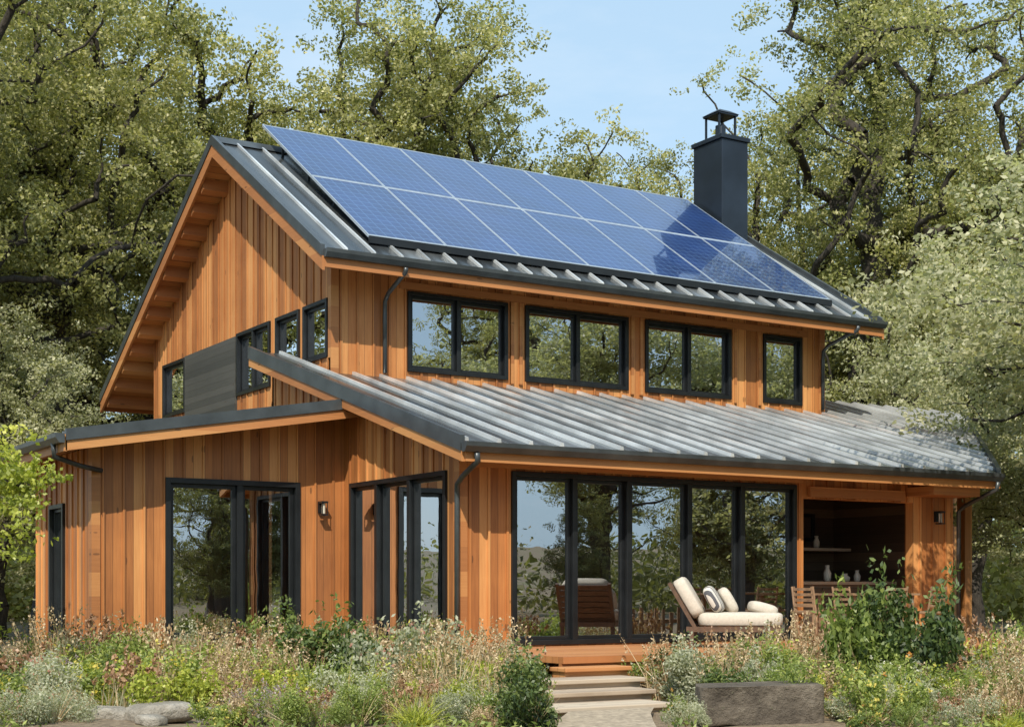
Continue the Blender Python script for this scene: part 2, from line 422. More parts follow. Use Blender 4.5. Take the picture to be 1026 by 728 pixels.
for i,(x,y,r,s,ms) in enumerate([(14,-40,0.4,.8,oakA),(31,-40,2,.85,oakC),(46,-34,3,.85,oakA),(22,-56,4.4,1.0,oakC),(56,-20,5,.85,oakC),
     (10,-30,0,.42,low),(16,-33,1,.66,low),(24,-32,2,.40,low),(30,-29,3.3,.72,low),(37,-30,4.1,.45,low),(44,-26,5,.64,low),
     (-20,-42,0.4,.8,oakC),(-32,-30,2.4,.8,oakA),(-8,-46,3,.7,oakB),(-24,-26,1,.5,low),(-14,-34,3,.6,low)]):
    plant_tree(ms,x,y,GZ,r,s,"live oak standing across the garden, facing the house",group=GR)

rng=np.random.default_rng(77)
def wood(a0,a1,num,d0,d1,name,label,mat,hmin=7,hmax=13,n=1300,sz=.5):
    Ps=[];Ts=[]
    for i in range(num):
        a=math.radians(rng.uniform(a0,a1)); d=rng.uniform(d0,d1)
        cx=-9.9+math.sin(a)*d; cy=-17.4+math.cos(a)*d
        h=rng.uniform(hmin,hmax); rr=rng.uniform(3.5,5.5)
        dd=unit(rng.normal(size=(n,3))); dd[:,2]=np.abs(dd[:,2])
        q=np.stack([cx+dd[:,0]*rr,cy+dd[:,1]*rr,GZ+dd[:,2]*h*rng.uniform(.2,1,n)],1)+rng.normal(size=(n,3))*.6
        Ps.append(q); Ts.append(np.clip(rng.uniform(0,.4)+rng.uniform(0,.6,n),0,1))
    P=np.concatenate(Ps); V,F,T=leaves(rng,P,sz,sz*.65,nrm=np.array([0,0,.4]),tint=np.concatenate(Ts))
    o=bpy.data.objects.new(name,np_mesh(name,V,F,mat,T)); COL.objects.link(o)
    top(o,label,"woodland",kind="stuff")
wood(5,62,70,64,80,"woodland","far-off mass of oak woodland behind the house",L_oak,n=2000,sz=.36)
wood(95,235,80,58,78,"woodland","far-off mass of oak woodland across the garden",L_oakd,2.5,6.5,n=1500,sz=.36)

sm=tree_meshes(61,3.4,1.15,0.7,7,90,150,0.075,0.06,L_yel,clr=.34,lean=.25,minr=.008)
plant_tree(sm,-6.35,1.4,GZ,0,1.0,"small bright green leafy tree beside the wing",name="young_tree")
plant_tree(sm,-6.8,2.9,GZ,2,1.1,"small bright green leafy tree beside the wing",name="young_tree")

# ------------------------------------------------------------------ house
H=thing("house",(4.5,5.0,-0.5),"two-storey cedar-clad house with dark metal roofs and rooftop solar panels","house")
zl=lambda x,y: 2.926+0.295*y
zmf=lambda x,y: 6.17+0.6094*(y-4.0)
RY=8.89; RZ=9.15
zmb=lambda x,y: RZ-0.556*(y-RY)
zw=lambda x,y: 2.95+0.165*(x+4.31)
def mp(axis,c,s,dep,z): return (s,c+dep,z) if axis=='x' else (c+dep,s,z)
def wall(axis,c,out,s0,s1,z0,zt,ops=(),mat=None,t=0.18,batt=0.30,extra=(),name="wall",bphase=0.0,label=None):
    mb=MB()
    cuts=sorted(set([s0,s1]+[e for e in extra if s0<e<s1]+[q for o in ops for q in o[:2] if s0<q<s1]))
    def col(a,b,d0,d1):
        m=(a+b)/2; segs=[]; z=z0
        for o in sorted([o for o in ops if o[0]<m<o[1]],key=lambda o:o[2]):
            if o[2]>z+1e-4: segs.append((z,z,o[2],o[2]))
            z=o[3]
        ta,tb=zt(a),zt(b)
        if min(ta,tb)>z+0.01: segs.append((z,z,ta,tb))
        for za,zb,zc,zd in segs:
            p=[mp(axis,c,a,d0,za),mp(axis,c,b,d0,zb),mp(axis,c,b,d1,zb),mp(axis,c,a,d1,za),
               mp(axis,c,a,d0,zc),mp(axis,c,b,d0,zd),mp(axis,c,b,d1,zd),mp(axis,c,a,d1,zc)]
            mb.hexa(p)
    for a,b in zip(cuts,cuts[1:]): col(a,b,0,-out*t)
    if batt:
        s=s0+batt*0.5+bphase
        while s<s1-0.03:
            col(s-.02,s+.02,out*0.022,out*0.0005)
            s+=batt
    return mb.obj(name,mat or M_side,H,label=label)
def window(axis,c,out,a,b,z0,z1,divs,name="window",fw=0.065,inner=0.05,sill=True):
    mb=MB()
    def bx(s0,s1,d0,d1,za,zb):
        p0=mp(axis,c,s0,d0,za); p1=mp(axis,c,s1,d1,zb)
        mb.box(min(p0[0],p1[0]),max(p0[0],p1[0]),min(p0[1],p1[1]),max(p0[1],p1[1]),za,zb)
    o=out
    bx(a,a+fw,o*.045,-o*.14,z0,z1); bx(b-fw,b,o*.045,-o*.14,z0,z1)
    bx(a+fw,b-fw,o*.045,-o*.14,z1-fw,z1); bx(a+fw,b-fw,o*.045,-o*.14,z0,z0+fw)
    xs=[a]+list(divs)+[b]
    for d in divs: bx(d-fw*.6,d+fw*.6,o*.04,-o*.13,z0+fw,z1-fw)
    for i in range(len(xs)-1):
        l=xs[i]+(fw if i==0 else fw*.6); r=xs[i+1]-(fw if i==len(xs)-2 else fw*.6); q=inner
        de=-o*.02 if i%2==0 else -o*.045
        bx(l,l+q,de,-o*.1,z0+fw,z1-fw); bx(r-q,r,de,-o*.1,z0+fw,z1-fw)
        bx(l+q,r-q,de,-o*.1,z1-fw-q,z1-fw); bx(l+q,r-q,de,-o*.1,z0+fw,z0+fw+q)
    w=mb.obj(name,M_black,H,bevel=0.004)
    g=MB()
    for i in range(len(xs)-1):
        l=xs[i]+fw*.7; r=xs[i+1]-fw*.7; dd=-o*(.06+.012*(i%2))
        n=len(g.v); tl=(.004 if i%2 else -.003)
        g.v+=[mp(axis,c,l,dd,z0+fw),mp(axis,c,r,dd+tl,z0+fw),mp(axis,c,r,dd+tl,z1-fw),mp(axis,c,l,dd,z1-fw)]; g.f.append((n,n+1,n+2,n+3))
    g.obj("glass_pane",M_glass,w)
    return w
DOOR=(0.81,6.07,0.0,2.42)
PORCH=(6.24,8.69,0.0,2.22)
wall('x',0.0,-1,0.0,9.65,-0.5,lambda s: zl(0,0)-.215,[DOOR,PORCH])
window('x',0.0,-1,*DOOR,[1.864,2.82,3.94,4.97],name="sliding_door",fw=0.07,inner=0.05)
SW=(0.35,3.41,0.0,2.42)
wall('y',0.0,-1,0.004,6.6,-0.5,lambda s: zl(0,s)-.215,[SW])
window('y',0.0,-1,*SW,[1.45,2.5],fw=0.07)
wall('y',9.65,1,0.004,4.8,-0.5,lambda s: zl(0,s)-.215)
WD=(-2.895,-0.764,0.0,2.42)
wall('x',3.66,-1,-3.95,-0.004,-0.5,lambda s: zw(s,0)-.19,[WD])
window('x',3.66,-1,*WD,[-1.74],name="sliding_door",fw=0.08,inner=0.06)
WW=(5.13,5.95,0.02,2.08)
wall('y',-3.95,-1,3.664,6.9,-0.5,lambda s: zw(-3.95,0)-.19,[WW])
window('y',-3.95,-1,*WW,[])
wall('x',6.9,1,-3.94,-0.01,-0.5,lambda s: zw(s,0)-.19,batt=0)
UW=[(1.704,3.69,4.47,5.83),(4.06,6.32,4.47,5.83),(6.715,8.80,4.47,5.83),(9.62,10.64,4.47,5.83)]
wall('x',4.8,-1,0.32,11.24,3.9,lambda s: zmf(0,4.8)-.235,UW)
for w in UW:
    window('x',4.8,-1,*w,[(w[0]+w[1])/2] if w[1]-w[0]>1.3 else [])
GW=[(4.95,5.94,4.62,5.60),(6.12,7.15,4.62,5.60),(7.42,9.05,4.42,5.60),(11.95,13.35,4.42,5.55)]
ztg=lambda s: (zmf(0,s) if s<RY else zmb(0,s))-.235
wall('y',0.32,-1,4.804,14.0,-0.5,ztg,GW,extra=(RY,))
for w in GW: window('y',0.32,-1,*w,[(w[0]+w[1])/2] if w[1]-w[0]>1.5 else [])
wall('y',11.24,1,4.804,14.0,-0.5,ztg,batt=0.3,extra=(RY,))
wall('x',14.0,1,0.33,11.23,-0.5,lambda s: ztg(14.0),batt=0.3)
wall('x',6.6,1,0.0,0.3,-0.5,lambda s: zl(0,6.6)-.215,batt=0)
mb=MB(); mb.box(0.275,0.3195,9.08,11.92,4.1,5.56); mb.obj("cladding_panel",M_grey,H,label="charcoal horizontal board panel between gable windows")
mb=MB()
mb.box(-0.028,0.10,-0.028,0.0,-0.5,zl(0,0)-.22); mb.box(-0.028,0.0,0.0005,0.12,-0.5,zl(0,0)-.22)
mb.box(0.28,0.42,4.775,4.7995,4.2,6.4); mb.box(0.292,0.3195,4.80,4.92,4.6,6.4)
mb.box(11.12,11.262,4.775,4.7995,4.2,6.4)
mb.box(-3.975,-3.85,3.632,3.6595,-0.5,2.8); mb.box(-3.975,-3.9505,3.66,3.78,-0.5,2.8)
mb.box(1.55,10.8,4.765,4.7995,5.86,5.98); 
mb.box(0.10,6.2,-0.035,-0.0005,2.45,2.57)
for a,b in ((3.74,4.0),(6.37,6.66),(8.86,9.56)):
    for q in (a+.04,b-.04): mb.box(q-.03,q+.03,4.758,4.7995,4.4,5.855)
mb.each("trim_board",M_trim,H)
def ribs(mb,xs,ya,yb,zf,h=0.05,w=0.034):
    for x in xs:
        a=ya(x); b=yb(x)
        if b-a<0.1: continue
        mb.hexa([(x-w,a,zf(x,a)-.01),(x+w,a,zf(x,a)-.01),(x+w,b,zf(x,b)-.01),(x-w,b,zf(x,b)-.01),(x-w*.8,a,zf(x,a)+h),(x+w*.8,a,zf(x,a)+h),(x+w*.8,b,zf(x,b)+h),(x-w*.8,b,zf(x,b)+h)])
def roofset(polys,zf,ribfun,name,thick=.2,label=None):
    m=MB()
    for p in polys: m.prism(p,lambda x,y: zf(x,y)-.05,zf)
    nf=len(m.f)
    ribfun(m)
    r=m.obj(name,M_roof,H,label=label); r.data.materials.append(M_rib)
    for i,p in enumerate(r.data.polygons):
        if i>=nf: p.material_index=1
    s=MB()
    for p in polys: s.prism(p,lambda x,y: zf(x,y)-thick,lambda x,y: zf(x,y)-.052)
    s.obj("soffit",M_soffX,r)
    return r
XR0=9.9
slant=lambda x: -0.7 if x<=XR0 else -0.7+(x-XR0)*7.6/7.8
low_polys=[[(-.34,-.7),(XR0,-.7),(15.54,4.795),(-.34,4.795)],[(-.34,4.797),(.29,4.797),(.29,6.7),(-.34,6.7)],[(11.27,4.797),(15.545,4.797),(17.7,6.9),(11.27,6.9)]]
def lr(m):
    ribs(m,[-.30+RS*i for i in range(37)],slant,lambda x: 6.7 if x<.29 else (4.79 if x<11.27 else 6.9),zl)
lower=roofset(low_polys,zl,lr,"lower_roof",label="dark standing-seam lower roof sweeping over the terrace")
zlb=lambda x,y: zl(0,6.9)-.295*(y-6.9)
roofset([[(11.27,6.902),(17.7,6.902),(17.7,12),(11.27,12)]],zlb,lambda m: ribs(m,[11.7+RS*i for i in range(12)],lambda x:6.9,lambda x:12,zlb),"lower_roof")
MX0,MX1=-.2,12.05
main=roofset([[(MX0,4.0),(MX1,4.0),(MX1,RY),(MX0,RY)]],zmf,lambda m: ribs(m,[.2+RS*i for i in range(24)],lambda x:4.0,lambda x:RY,zmf,w=.024),"roof",label="steep standing-seam roof carrying the solar array")
roofset([[(MX0,RY+.002),(MX1,RY+.002),(MX1,16.1),(MX0,16.1)]],zmb,lambda m: ribs(m,[.2+RS*i for i in range(24)],lambda x:RY,lambda x:16.1,zmb,w=.024),"roof")
WX=-4.5; WY=7.3
m=MB(); wp=[(WX,3.0),(-.03,3.0),(-.03,WY),(WX,WY)]
m.prism(wp,lambda x,y: zw(x,y)-.05,zw)
y=3.2
while y<WY-.05:
    m.hexa([(WX,y-.016,zw(WX,0)-.01),(-.03,y-.016,zw(-.03,0)-.01),(-.03,y+.016,zw(-.03,0)-.01),(WX,y+.016,zw(WX,0)-.01),(WX,y-.012,zw(WX,0)+.04),(-.03,y-.012,zw(-.03,0)+.04),(-.03,y+.012,zw(-.03,0)+.04),(WX,y+.012,zw(WX,0)+.04)]); y+=RS
wr=m.obj("wing_roof",M_roof,H)
m=MB(); m.prism(wp,lambda x,y: zw(x,y)-.18,lambda x,y: zw(x,y)-.052); m.obj("soffit",M_soffX,wr)
m=MB(); m.hexa([(MX0-.03,RY-.2,RZ-.09),(MX1+.03,RY-.2,RZ-.09),(MX1+.03,RY+.2,RZ-.08),(MX0-.03,RY+.2,RZ-.08),(MX0-.03,RY-.02,RZ+.07),(MX1+.03,RY-.02,RZ+.07),(MX1+.03,RY+.02,RZ+.07),(MX0-.03,RY+.02,RZ+.07)])
m.obj("ridge_cap",M_fascia,main)
def rake(mbd,mbw,x,ya,yb,zf,side,hd=.12,hw=.30,w=.05):
    x0,x1=(x-w,x-.001) if side<0 else (x+.001,x+w)
    def q(m,top,bot,xa,xb):
        m.hexa([(xa,ya,zf(x,ya)+bot),(xb,ya,zf(x,ya)+bot),(xb,yb,zf(x,yb)+bot),(xa,yb,zf(x,yb)+bot),(xa,ya,zf(x,ya)+top),(xb,ya,zf(x,ya)+top),(xb,yb,zf(x,yb)+top),(xa,yb,zf(x,yb)+top)])
    q(mbd,.08,.02-hd,x0-(.02 if side<0 else 0),x1+(.02 if side>0 else 0))
    q(mbw,.018-hd,-.087-hw+.06,x0,x1)
d=MB(); w=MB()
rake(d,w,MX0,3.96,RY,zmf,-1); rake(d,w,MX0,RY+.001,16.12,zmb,-1)
rake(d,w,MX1,3.96,RY,zmf,1); rake(d,w,MX1,RY+.001,16.12,zmb,1)
rake(d,w,-.34,-.72,6.7,zl,-1,hw=.24,hd=.15)
def rakex(y,xa,xb):
    for m,t,b,y0 in ((d,.06,-.10,y-.08),(w,-.102,-.24,y-.05)):
        m.hexa([(xa,y0,zw(xa,0)+b),(xb,y0,zw(xb,0)+b),(xb,y-.001,zw(xb,0)+b),(xa,y-.001,zw(xa,0)+b),(xa,y0,zw(xa,0)+t),(xb,y0,zw(xb,0)+t),(xb,y-.001,zw(xb,0)+t),(xa,y-.001,zw(xa,0)+t)])
rakex(3.0,WX-.02,-.035)
w.box(MX0,MX1,3.955,3.999,zmf(0,4)-.30,zmf(0,4)-.02)
w.box(-.34,XR0,-.745,-.701,zl(0,-.7)-.27,zl(0,-.7)-.02)
w.box(WX-.045,WX-.001,2.95,WY,zw(WX,0)-.25,zw(WX,0)-.02)
w.box(MX0,MX1,16.101,16.15,zmb(0,16.1)-.30,zmb(0,16.1)-.02)
p0=Vector((XR0,-.72,0)); p1=Vector((17.72,6.9,0)); nn=Vector((7.6,-7.8,0)).normalized()*.05
za=zl(0,-.7); zb=zl(0,6.9)
for m,t,b,k in ((d,.08,-.1,1.3),(w,-.102,-.26,1)):
    m.hexa([(p0.x,p0.y,za+b),(p0.x+nn.x*k,p0.y+nn.y*k,za+b),(p1.x+nn.x*k,p1.y+nn.y*k,zb+b),(p1.x,p1.y,zb+b),(p0.x,p0.y,za+t),(p0.x+nn.x*k,p0.y+nn.y*k,za+t),(p1.x+nn.x*k,p1.y+nn.y*k,zb+t),(p1.x,p1.y,zb+t)])
d.each("rake_flashing",M_fascia,H); w.each("fascia_board",M_trim,H)
def gutter(axis,c,out,s0,s1,z,hh=.13,ww=.13):
    m=MB(); prof=[(0,0),(ww*.55,-.0),(ww*.95,hh*.55),(ww,hh),(ww*.8,hh),(0,hh*.97)]
    k=len(prof)
    for s in (s0,s1):
        for a,b in prof: m.v.append(mp(axis,c,s,out*a,z+b))
    m.f.append(tuple(range(k))); m.f.append(tuple(range(2*k-1,k-1,-1)))
    for i in range(k): j=(i+1)%k; m.f.append((i,j,k+j,k+i))
    return m.obj("gutter",M_fascia,H)
gutter('x',3.953,-1,MX0-.02,MX1+.02,zmf(0,4)-.15)
gutter('x',-.747,-1,-.40,XR0+.02,zl(0,-.7)-.15)
gutter('y',WX-.047,-1,2.9,WY+.02,zw(WX,0)-.14)
def spout(pts):
    m=MB(); m.tube(pts,.038,8); return m.obj("downspout",M_fascia,H,smooth=True)
spout([(-.2,-.80,2.56),(-.18,-.78,2.45),(-.12,-.30,2.30),(-.09,-.08,2.2),(-.08,-.06,2.0),(-.08,-.06,-.45)])
spout([(1.2,3.87,6.0),(1.2,3.9,5.93),(1.25,4.60,5.72),(1.25,4.73,5.6),(1.25,4.735,5.4),(1.25,4.735,4.4)])
spout([(11.3,3.87,6.0),(11.3,3.9,5.92),(11.18,4.60,5.7),(11.17,4.72,5.6),(11.17,4.735,5.4),(11.17,4.735,4.42)])
spout([(-4.6,3.3,2.8),(-4.58,3.32,2.62),(-4.2,3.45,2.52),(-3.85,3.57,2.47)])
spout([(9.8,-.83,2.56),(9.8,-.8,2.44),(9.74,-.2,2.2),(9.72,-.06,2.1),(9.72,-.06,-.45)])
m=MB()
def lookout(y,zf):
    xe=.32 if y<14 else 1.1
    za=zf(0,y-.06)-.203; zb_=zf(0,y+.06)-.203
    m.hexa([(-.185,y-.06,za-.20),(xe,y-.06,za-.20),(xe,y+.06,zb_-.20),(-.185,y+.06,zb_-.20),(-.185,y-.06,za),(xe,y-.06,za),(xe,y+.06,zb_),(-.185,y+.06,zb_)])
y=9.6
while y<16: lookout(y,zmb); y+=.56
y=5.2
while y<8.8: lookout(y,zmf); y+=1.2
m.each("roof_beam",M_trim,H)
m=MB(); m.box(8.5,9.60,-.62,-.03,2.32,2.46); m.box(6.3,8.4,-.10,-.036,2.24,2.40); m.each("porch_beam",M_trim,H)
for (x,y) in ((12.9,2.6),(16.6,6.2)):
    m=MB(); m.box(x-.1,x+.1,y-.1,y+.1,-.55,zl(0,y)-.21); m.obj("post",M_side,H)
m=MB(); m.box(11.25,12.0,8.0,9.0,7.6,10.80)
ch=m.obj("chimney",M_chim,main,bevel=.01)
m=MB(); m.box(11.21,12.04,7.96,9.04,10.801,10.9); m.obj("chimney_crown",M_chim,ch,bevel=.01)
m=MB()
cx,cy=11.625,8.5
m.box(cx-.26,cx+.26,cy-.26,cy+.26,10.901,10.97)
for a in (-1,1):
    for b in (-1,1): m.box(cx+a*.23-.02,cx+a*.23+.02,cy+b*.23-.02,cy+b*.23+.02,10.97,11.44)
m.tube([(cx,cy,10.97),(cx,cy,11.25)],.12,12)
m.box(cx-.28,cx+.28,cy-.28,cy+.28,11.44,11.48)
m.hexa([(cx-.30,cy-.30,11.48),(cx+.30,cy-.30,11.48),(cx+.30,cy+.30,11.48),(cx-.30,cy+.30,11.48),(cx-.14,cy-.14,11.58),(cx+.14,cy-.14,11.58),(cx+.14,cy+.14,11.58),(cx-.14,cy+.14,11.58)])
m.obj("chimney_cap",M_chim,ch)
zp=lambda y: 6.60+0.663*(y-4.45)
nx=7; pw=10.3/nx
for r in range(2):
    for c in range(nx):
        x0=.8+pw*c+.006; x1=.8+pw*(c+1)-.006; y0=4.45+2.3*r+.008; y1=4.45+2.3*(r+1)-.008
        m=MB(); m.prism([(x0+.02,y0+.018),(x1-.02,y0+.018),(x1-.02,y1-.018),(x0+.02,y1-.018)],lambda x,y: zp(y)-.03,lambda x,y: zp(y)-.004)
        p=m.obj("solar_panel",M_pv,H)
        f=MB()
        for q in ([(x0,y0),(x1,y0),(x1,y0+.017),(x0,y0+.017)],[(x0,y1-.017),(x1,y1-.017),(x1,y1),(x0,y1)],[(x0,y0+.0175),(x0+.018,y0+.0175),(x0+.018,y1-.0175),(x0,y1-.0175)],[(x1-.018,y0+.0175),(x1,y0+.0175),(x1,y1-.0175),(x1-.018,y1-.0175)]):
            f.prism(q,lambda x,y: zp(y)-.05,lambda x,y: zp(y)+.003)
        f.obj("frame",M_alu,p)
m=MB()
for yy in (5.0,6.2,7.3,8.5):
    m.box(.9,11.0,yy-.02,yy+.02,zp(yy)-.11,zp(yy)-.06)
    for i in range(9):
        x=1.0+i*1.22; m.box(x-.02,x+.02,yy-.02,yy+.02,zmf(0,yy)-.02,zp(yy)-.06)
m.obj("panel_rail",M_fascia,H)
m=MB(); m.box(.8,11.1,4.40,4.447,zp(4.42)-.12,zp(4.42)+.0); m.obj("panel_skirt",M_black,H)
m=MB(); m.box(.82,11.08,6.738,6.762,zp(6.75)-.055,zp(6.75)+.012); m.obj("panel_clamp_strip",M_alu,H)
m=MB(); m.box(0.19,9.46,0.19,4.7,-.5,-.01); m.box(.51,11.05,4.99,13.8,-.5,-.01); m.box(-3.76,-.19,3.85,6.7,-.5,-.01); m.each("floor",M_deck,H)
m=MB(); m.box(.19,6.0,4.35,4.45,0,4.1); m.obj("interior_wall",M_plaster,H)
m=MB(); m.box(6.09,6.19,.19,4.4,-.02,2.65); m.obj("interior_wall",M_plaster,H)
m=MB(); m.box(.55,11.0,5.9,5.95,4.0,6.6); m.obj("interior_wall",M_plaster,H,label="upper room partition wall")
m=MB(); m.box(.55,11.0,5.0,5.9,3.95,4.02); m.obj("floor",M_deck,H)
m=MB(); m.box(6.2,9.46,2.6,2.68,-.01,2.65); m.box(9.40,9.465,.19,2.6,-.01,2.65); m.box(6.20,6.26,.19,2.6,-.01,2.65); m.obj("porch_wall",M_dwood,H)
window('x',2.6,-1,6.6,8.9,1.65,2.15,[7.75])
m=MB(); m.box(6.4,9.2,.95,1.55,0,.86)
for i in range(5): m.box(6.44+i*.55,6.95+i*.55,.93,.949,.08,.80)
m.obj("cabinet",M_dwood,H)
m=MB(); m.box(6.35,9.25,.90,1.58,.861,.91); m.obj("countertop",M_step,H)
m=MB()
for i in range(5):
    m.box(6.62+i*.55,6.78+i*.55,.90,.929,.70,.715)
m.obj("cabinet_handle",M_alu,H)
m=MB(); m.box(6.45,9.15,1.9,2.59,1.46,1.51); m.obj("shelf",M_step,H)
def vase(x,y,z,h,r,label):
    m=MB(); m.tube([(x,y,z),(x,y,z+h*.15),(x,y,z+h*.5),(x,y,z+h*.8),(x,y,z+h)],[r*.6,r*.9,r,r*.5,r*.6],14)
    o=m.obj("vase",M_ceram,None,smooth=True); top(o,label,"vase",group="vases in the covered patio")
for (x,h,r) in ((6.9,.24,.08),(7.2,.16,.07),(7.9,.28,.07),(8.3,.14,.10),(8.6,.2,.06)): vase(x,1.2,.912,h,r,"small pale ceramic vase on the patio counter")
for (x,h,r) in ((6.9,.2,.07),(7.7,.14,.08),(8.5,.22,.06)): vase(x,2.1,1.512,h,r,"small pale ceramic vase on the patio shelf")
for (x,y,z) in ((-.42,3.60,2.05),(9.2,-.06,2.0)):
    m=MB(); m.box(x-.04,x+.04,y-.01,y+.05,z-.09,z+.09); m.box(x-.055,x+.055,y-.13,y-.01,z+.06,z+.09); m.box(x-.055,x+.055,y-.13,y-.01,z-.13,z-.11)
    for a in (-.05,.04): 
        m.box(x+a,x+a+.01,y-.125,y-.115,z-.11,z+.06)
    s=m.obj("wall_lamp",M_black,H)
    m=MB(); m.tube([(x,y-.07,z-.10),(x,y-.07,z+.05)],.03,10); m.obj("lamp_glass",M_lampglass,s)
m=MB(); m.box(-.01,9.66,.03,4.79,-.9,-.505); m.box(-3.93,-.02,3.68,6.89,-.9,-.505); m.box(.34,11.22,4.82,13.98,-.9,-.505); m.obj("foundation",M_conc,H)
m=MB(); m.box(-.25,9.9,-2.9,-.04,-.10,-.02)
m.box(-.25,9.9,-2.86,-2.80,-.36,-.101)
for i in range(9):
    x=-.1+i*1.22; m.box(x-.06,x+.06,-2.78,-2.66,-.7,-.101)
m.obj("deck",M_deck,H)
S=thing("steps",(-.5,-3.5,-.6),"weathered timber garden steps leading up to the deck","steps")
for i,(xa,xb,ya,yb,z) in enumerate([(-.45,.50,-3.25,-2.905,-.13),(-1.05,.36,-3.70,-3.2,-.235),(-1.25,.18,-4.15,-3.65,-.34),(-1.6,-.02,-4.75,-4.1,-.445)]):
    m=MB(); m.box(xa,xb,ya,yb,z-.05,z); 
    o=m.obj("tread",M_step if i else M_deck,S,bevel=.01)
    m=MB(); m.box(xa+.03,xb-.03,ya+.06,yb-.02,z-.30,z-.051); m.obj("riser",M_step if i else M_deck,S)

# ------------------------------------------------------------------ furniture
def part(m,name,mat,p,M,smooth=False,bevel=0,label=None):
    m.v=[tuple(M@Vector(v)) for v in m.v]; return m.obj(name,mat,p,smooth=smooth,bevel=bevel,label=label)
def lounge(x,y,rz,label):
    e=thing("lounge_chair",(x,y,-.02),label,"outdoor seat")
    M=Matrix.Translation((x,y,-.02))@Matrix.Rotation(rz,4,'Z')
    for a in (-.55,.58):
        for b in (-.42,.42): 
            m=MB(); m.box(a-.03,a+.03,b-.03,b+.03,0,.22); part(m,"leg",M_teak,e,M,bevel=.005)
    m=MB()
    m.box(-.62,.66,-.45,-.40,.22,.29); m.box(-.62,.66,.40,.45,.22,.29); m.box(.61,.66,-.4,.4,.22,.29); m.box(-.62,-.57,-.4,.4,.22,.29)
    for i in range(9): m.box(-.5+i*.12,-.44+i*.12,-.4,.4,.25,.275)
    part(m,"seat_frame",M_teak,e,M)
    R=Matrix.Rotation(math.radians(-30),3,'Y')
    m=MB()
    def rb(xa,xb,ya,yb,za,zb):
        n=len(m.v); m.box(xa,xb,ya,yb,za,zb)
        for k in range(n,len(m.v)):
            q=R@Vector(m.v[k]); m.v[k]=(q.x-.48,q.y,q.z+.25)
    for b in (-.43,.43): rb(-.03,.02,b-.025,b+.025,0,.74)
    for i in range(7): rb(-.03,-.005,-.40,.40,.04+i*.1,.12+i*.1)
    part(m,"backrest",M_teak,e,M)
    m=MB(); m.superell((.10,0,.385),(.58,.41,.10),.3); part(m,"seat_cushion",M_cush,e,M,True)
    m=MB(); q=R@Vector((.10,0,.42)); m.superell((q.x-.48,0,q.z+.27),(.10,.40,.30),.35,rot=R); part(m,"back_cushion",M_cush,e,M,True)
    return e,M
def stripe():
    m,nt,b=new_mat("striped linen")
    tc=N(nt,'ShaderNodeNewGeometry'); s=val(nt,'FRACT',val(nt,'MULTIPLY',dotp(nt,tc.outputs['Position'],(1,0.6,0.2)),12.0))
    c=mixc(nt,val(nt,'LESS_THAN',s,0.38),(0.60,0.56,0.50),(0.09,0.09,0.10))
    nt.links.new(c,b.inputs['Base Color']); b.inputs['Roughness'].default_value=.9
    return m
M_stripe=stripe()
e,M=lounge(3.45,-1.6,math.radians(-42),"dark teak lounge seat with cream cushions on the deck")
def pillow(p,mat,label,rz,t=-30):
    m=MB(); R=Matrix.Rotation(rz,3,'Z')@Matrix.Rotation(math.radians(t),3,'Y')
    m.superell((0,0,0),(.085,.22,.20),.6,rot=R)
    q=M@Vector(p); m.v=[(v[0]+q.x,v[1]+q.y,v[2]+q.z) for v in m.v]
    o=m.obj("pillow",mat,None,smooth=True); top(o,label,"pillow")
pillow((-.26,-.18,.66),M_stripe,"striped grey and white pillow on the lounge seat",-.8)
pillow((-.08,.17,.64),M_cush,"plain cream pillow on the lounge seat",-.6)
pillow((.40,.1,.53),M_cush,"plain cream pillow lying at the seat end",-.5,-75)
def dchair(x,y,rz,label):
    e=thing("dining_chair",(x,y,-.02),label,"chair",group="chairs around the deck table")
    M=Matrix.Translation((x,y,-.02))@Matrix.Rotation(rz,4,'Z')
    for a in (-.2,.2):
        for b in (-.2,.2):
            m=MB(); m.tube([(a,b,0),(a,b,.44)],[.016,.02],8); part(m,"leg",M_teakl,e,M)
    m=MB(); m.box(-.23,.23,-.23,.23,.44,.475); part(m,"seat",M_teakl,e,M,bevel=.01)
    m=MB()
    for a in (-.2,.2): m.tube([(a,.21,.47),(a,.27,.84)],.017,8)
    for i in range(4): m.box(-.2,.2,.225+i*.012,.245+i*.012,.54+i*.08,.58+i*.08)
    part(m,"backrest",M_teakl,e,M)
T=thing("dining_table",(6.3,-1.3,-.02),"teak outdoor dining table on the deck","table")
M=Matrix.Translation((6.3,-1.3,-.02))
m=MB()
for i in range(7): m.box(-.7,.7,-.42+i*.122,-.30+i*.122-.008,.71,.74)
part(m,"table_top",M_teakl,T,M)
for a in (-.6,.6):
    for b in (-.34,.34):
        m=MB(); m.box(a-.03,a+.03,b-.03,b+.03,0,.709); part(m,"leg",M_teakl,T,M)
for (x,y,r) in ((5.95,-2.0,math.pi),(6.7,-2.05,math.pi+.2),(5.9,-.6,0),(6.75,-.6,0.1),(5.3,-1.3,math.pi/2)):
    dchair(x,y,r,"teak slatted dining chair on the deck")
SF=thing("sofa",(3.6,2.6,-.01),"low rust-coloured sofa inside behind the glass doors","sofa")
m=MB(); m.box(2.4,4.9,2.3,3.1,.05,.42); m.obj("seat",M_sofa,SF,bevel=.04)
m=MB(); m.box(2.4,4.9,3.1,3.3,.05,.85); m.obj("backrest",M_sofa,SF,bevel=.04)
for xx in (2.2,4.91):
    m=MB(); m.box(xx,xx+.19,2.3,3.3,.05,.62); m.obj("armrest",M_sofa,SF,bevel=.03)
Fn=thing("fence",(8,-4.3,-.55),"low weathered picket fence beside the terrace garden","fence")
m=MB(); m2=MB()
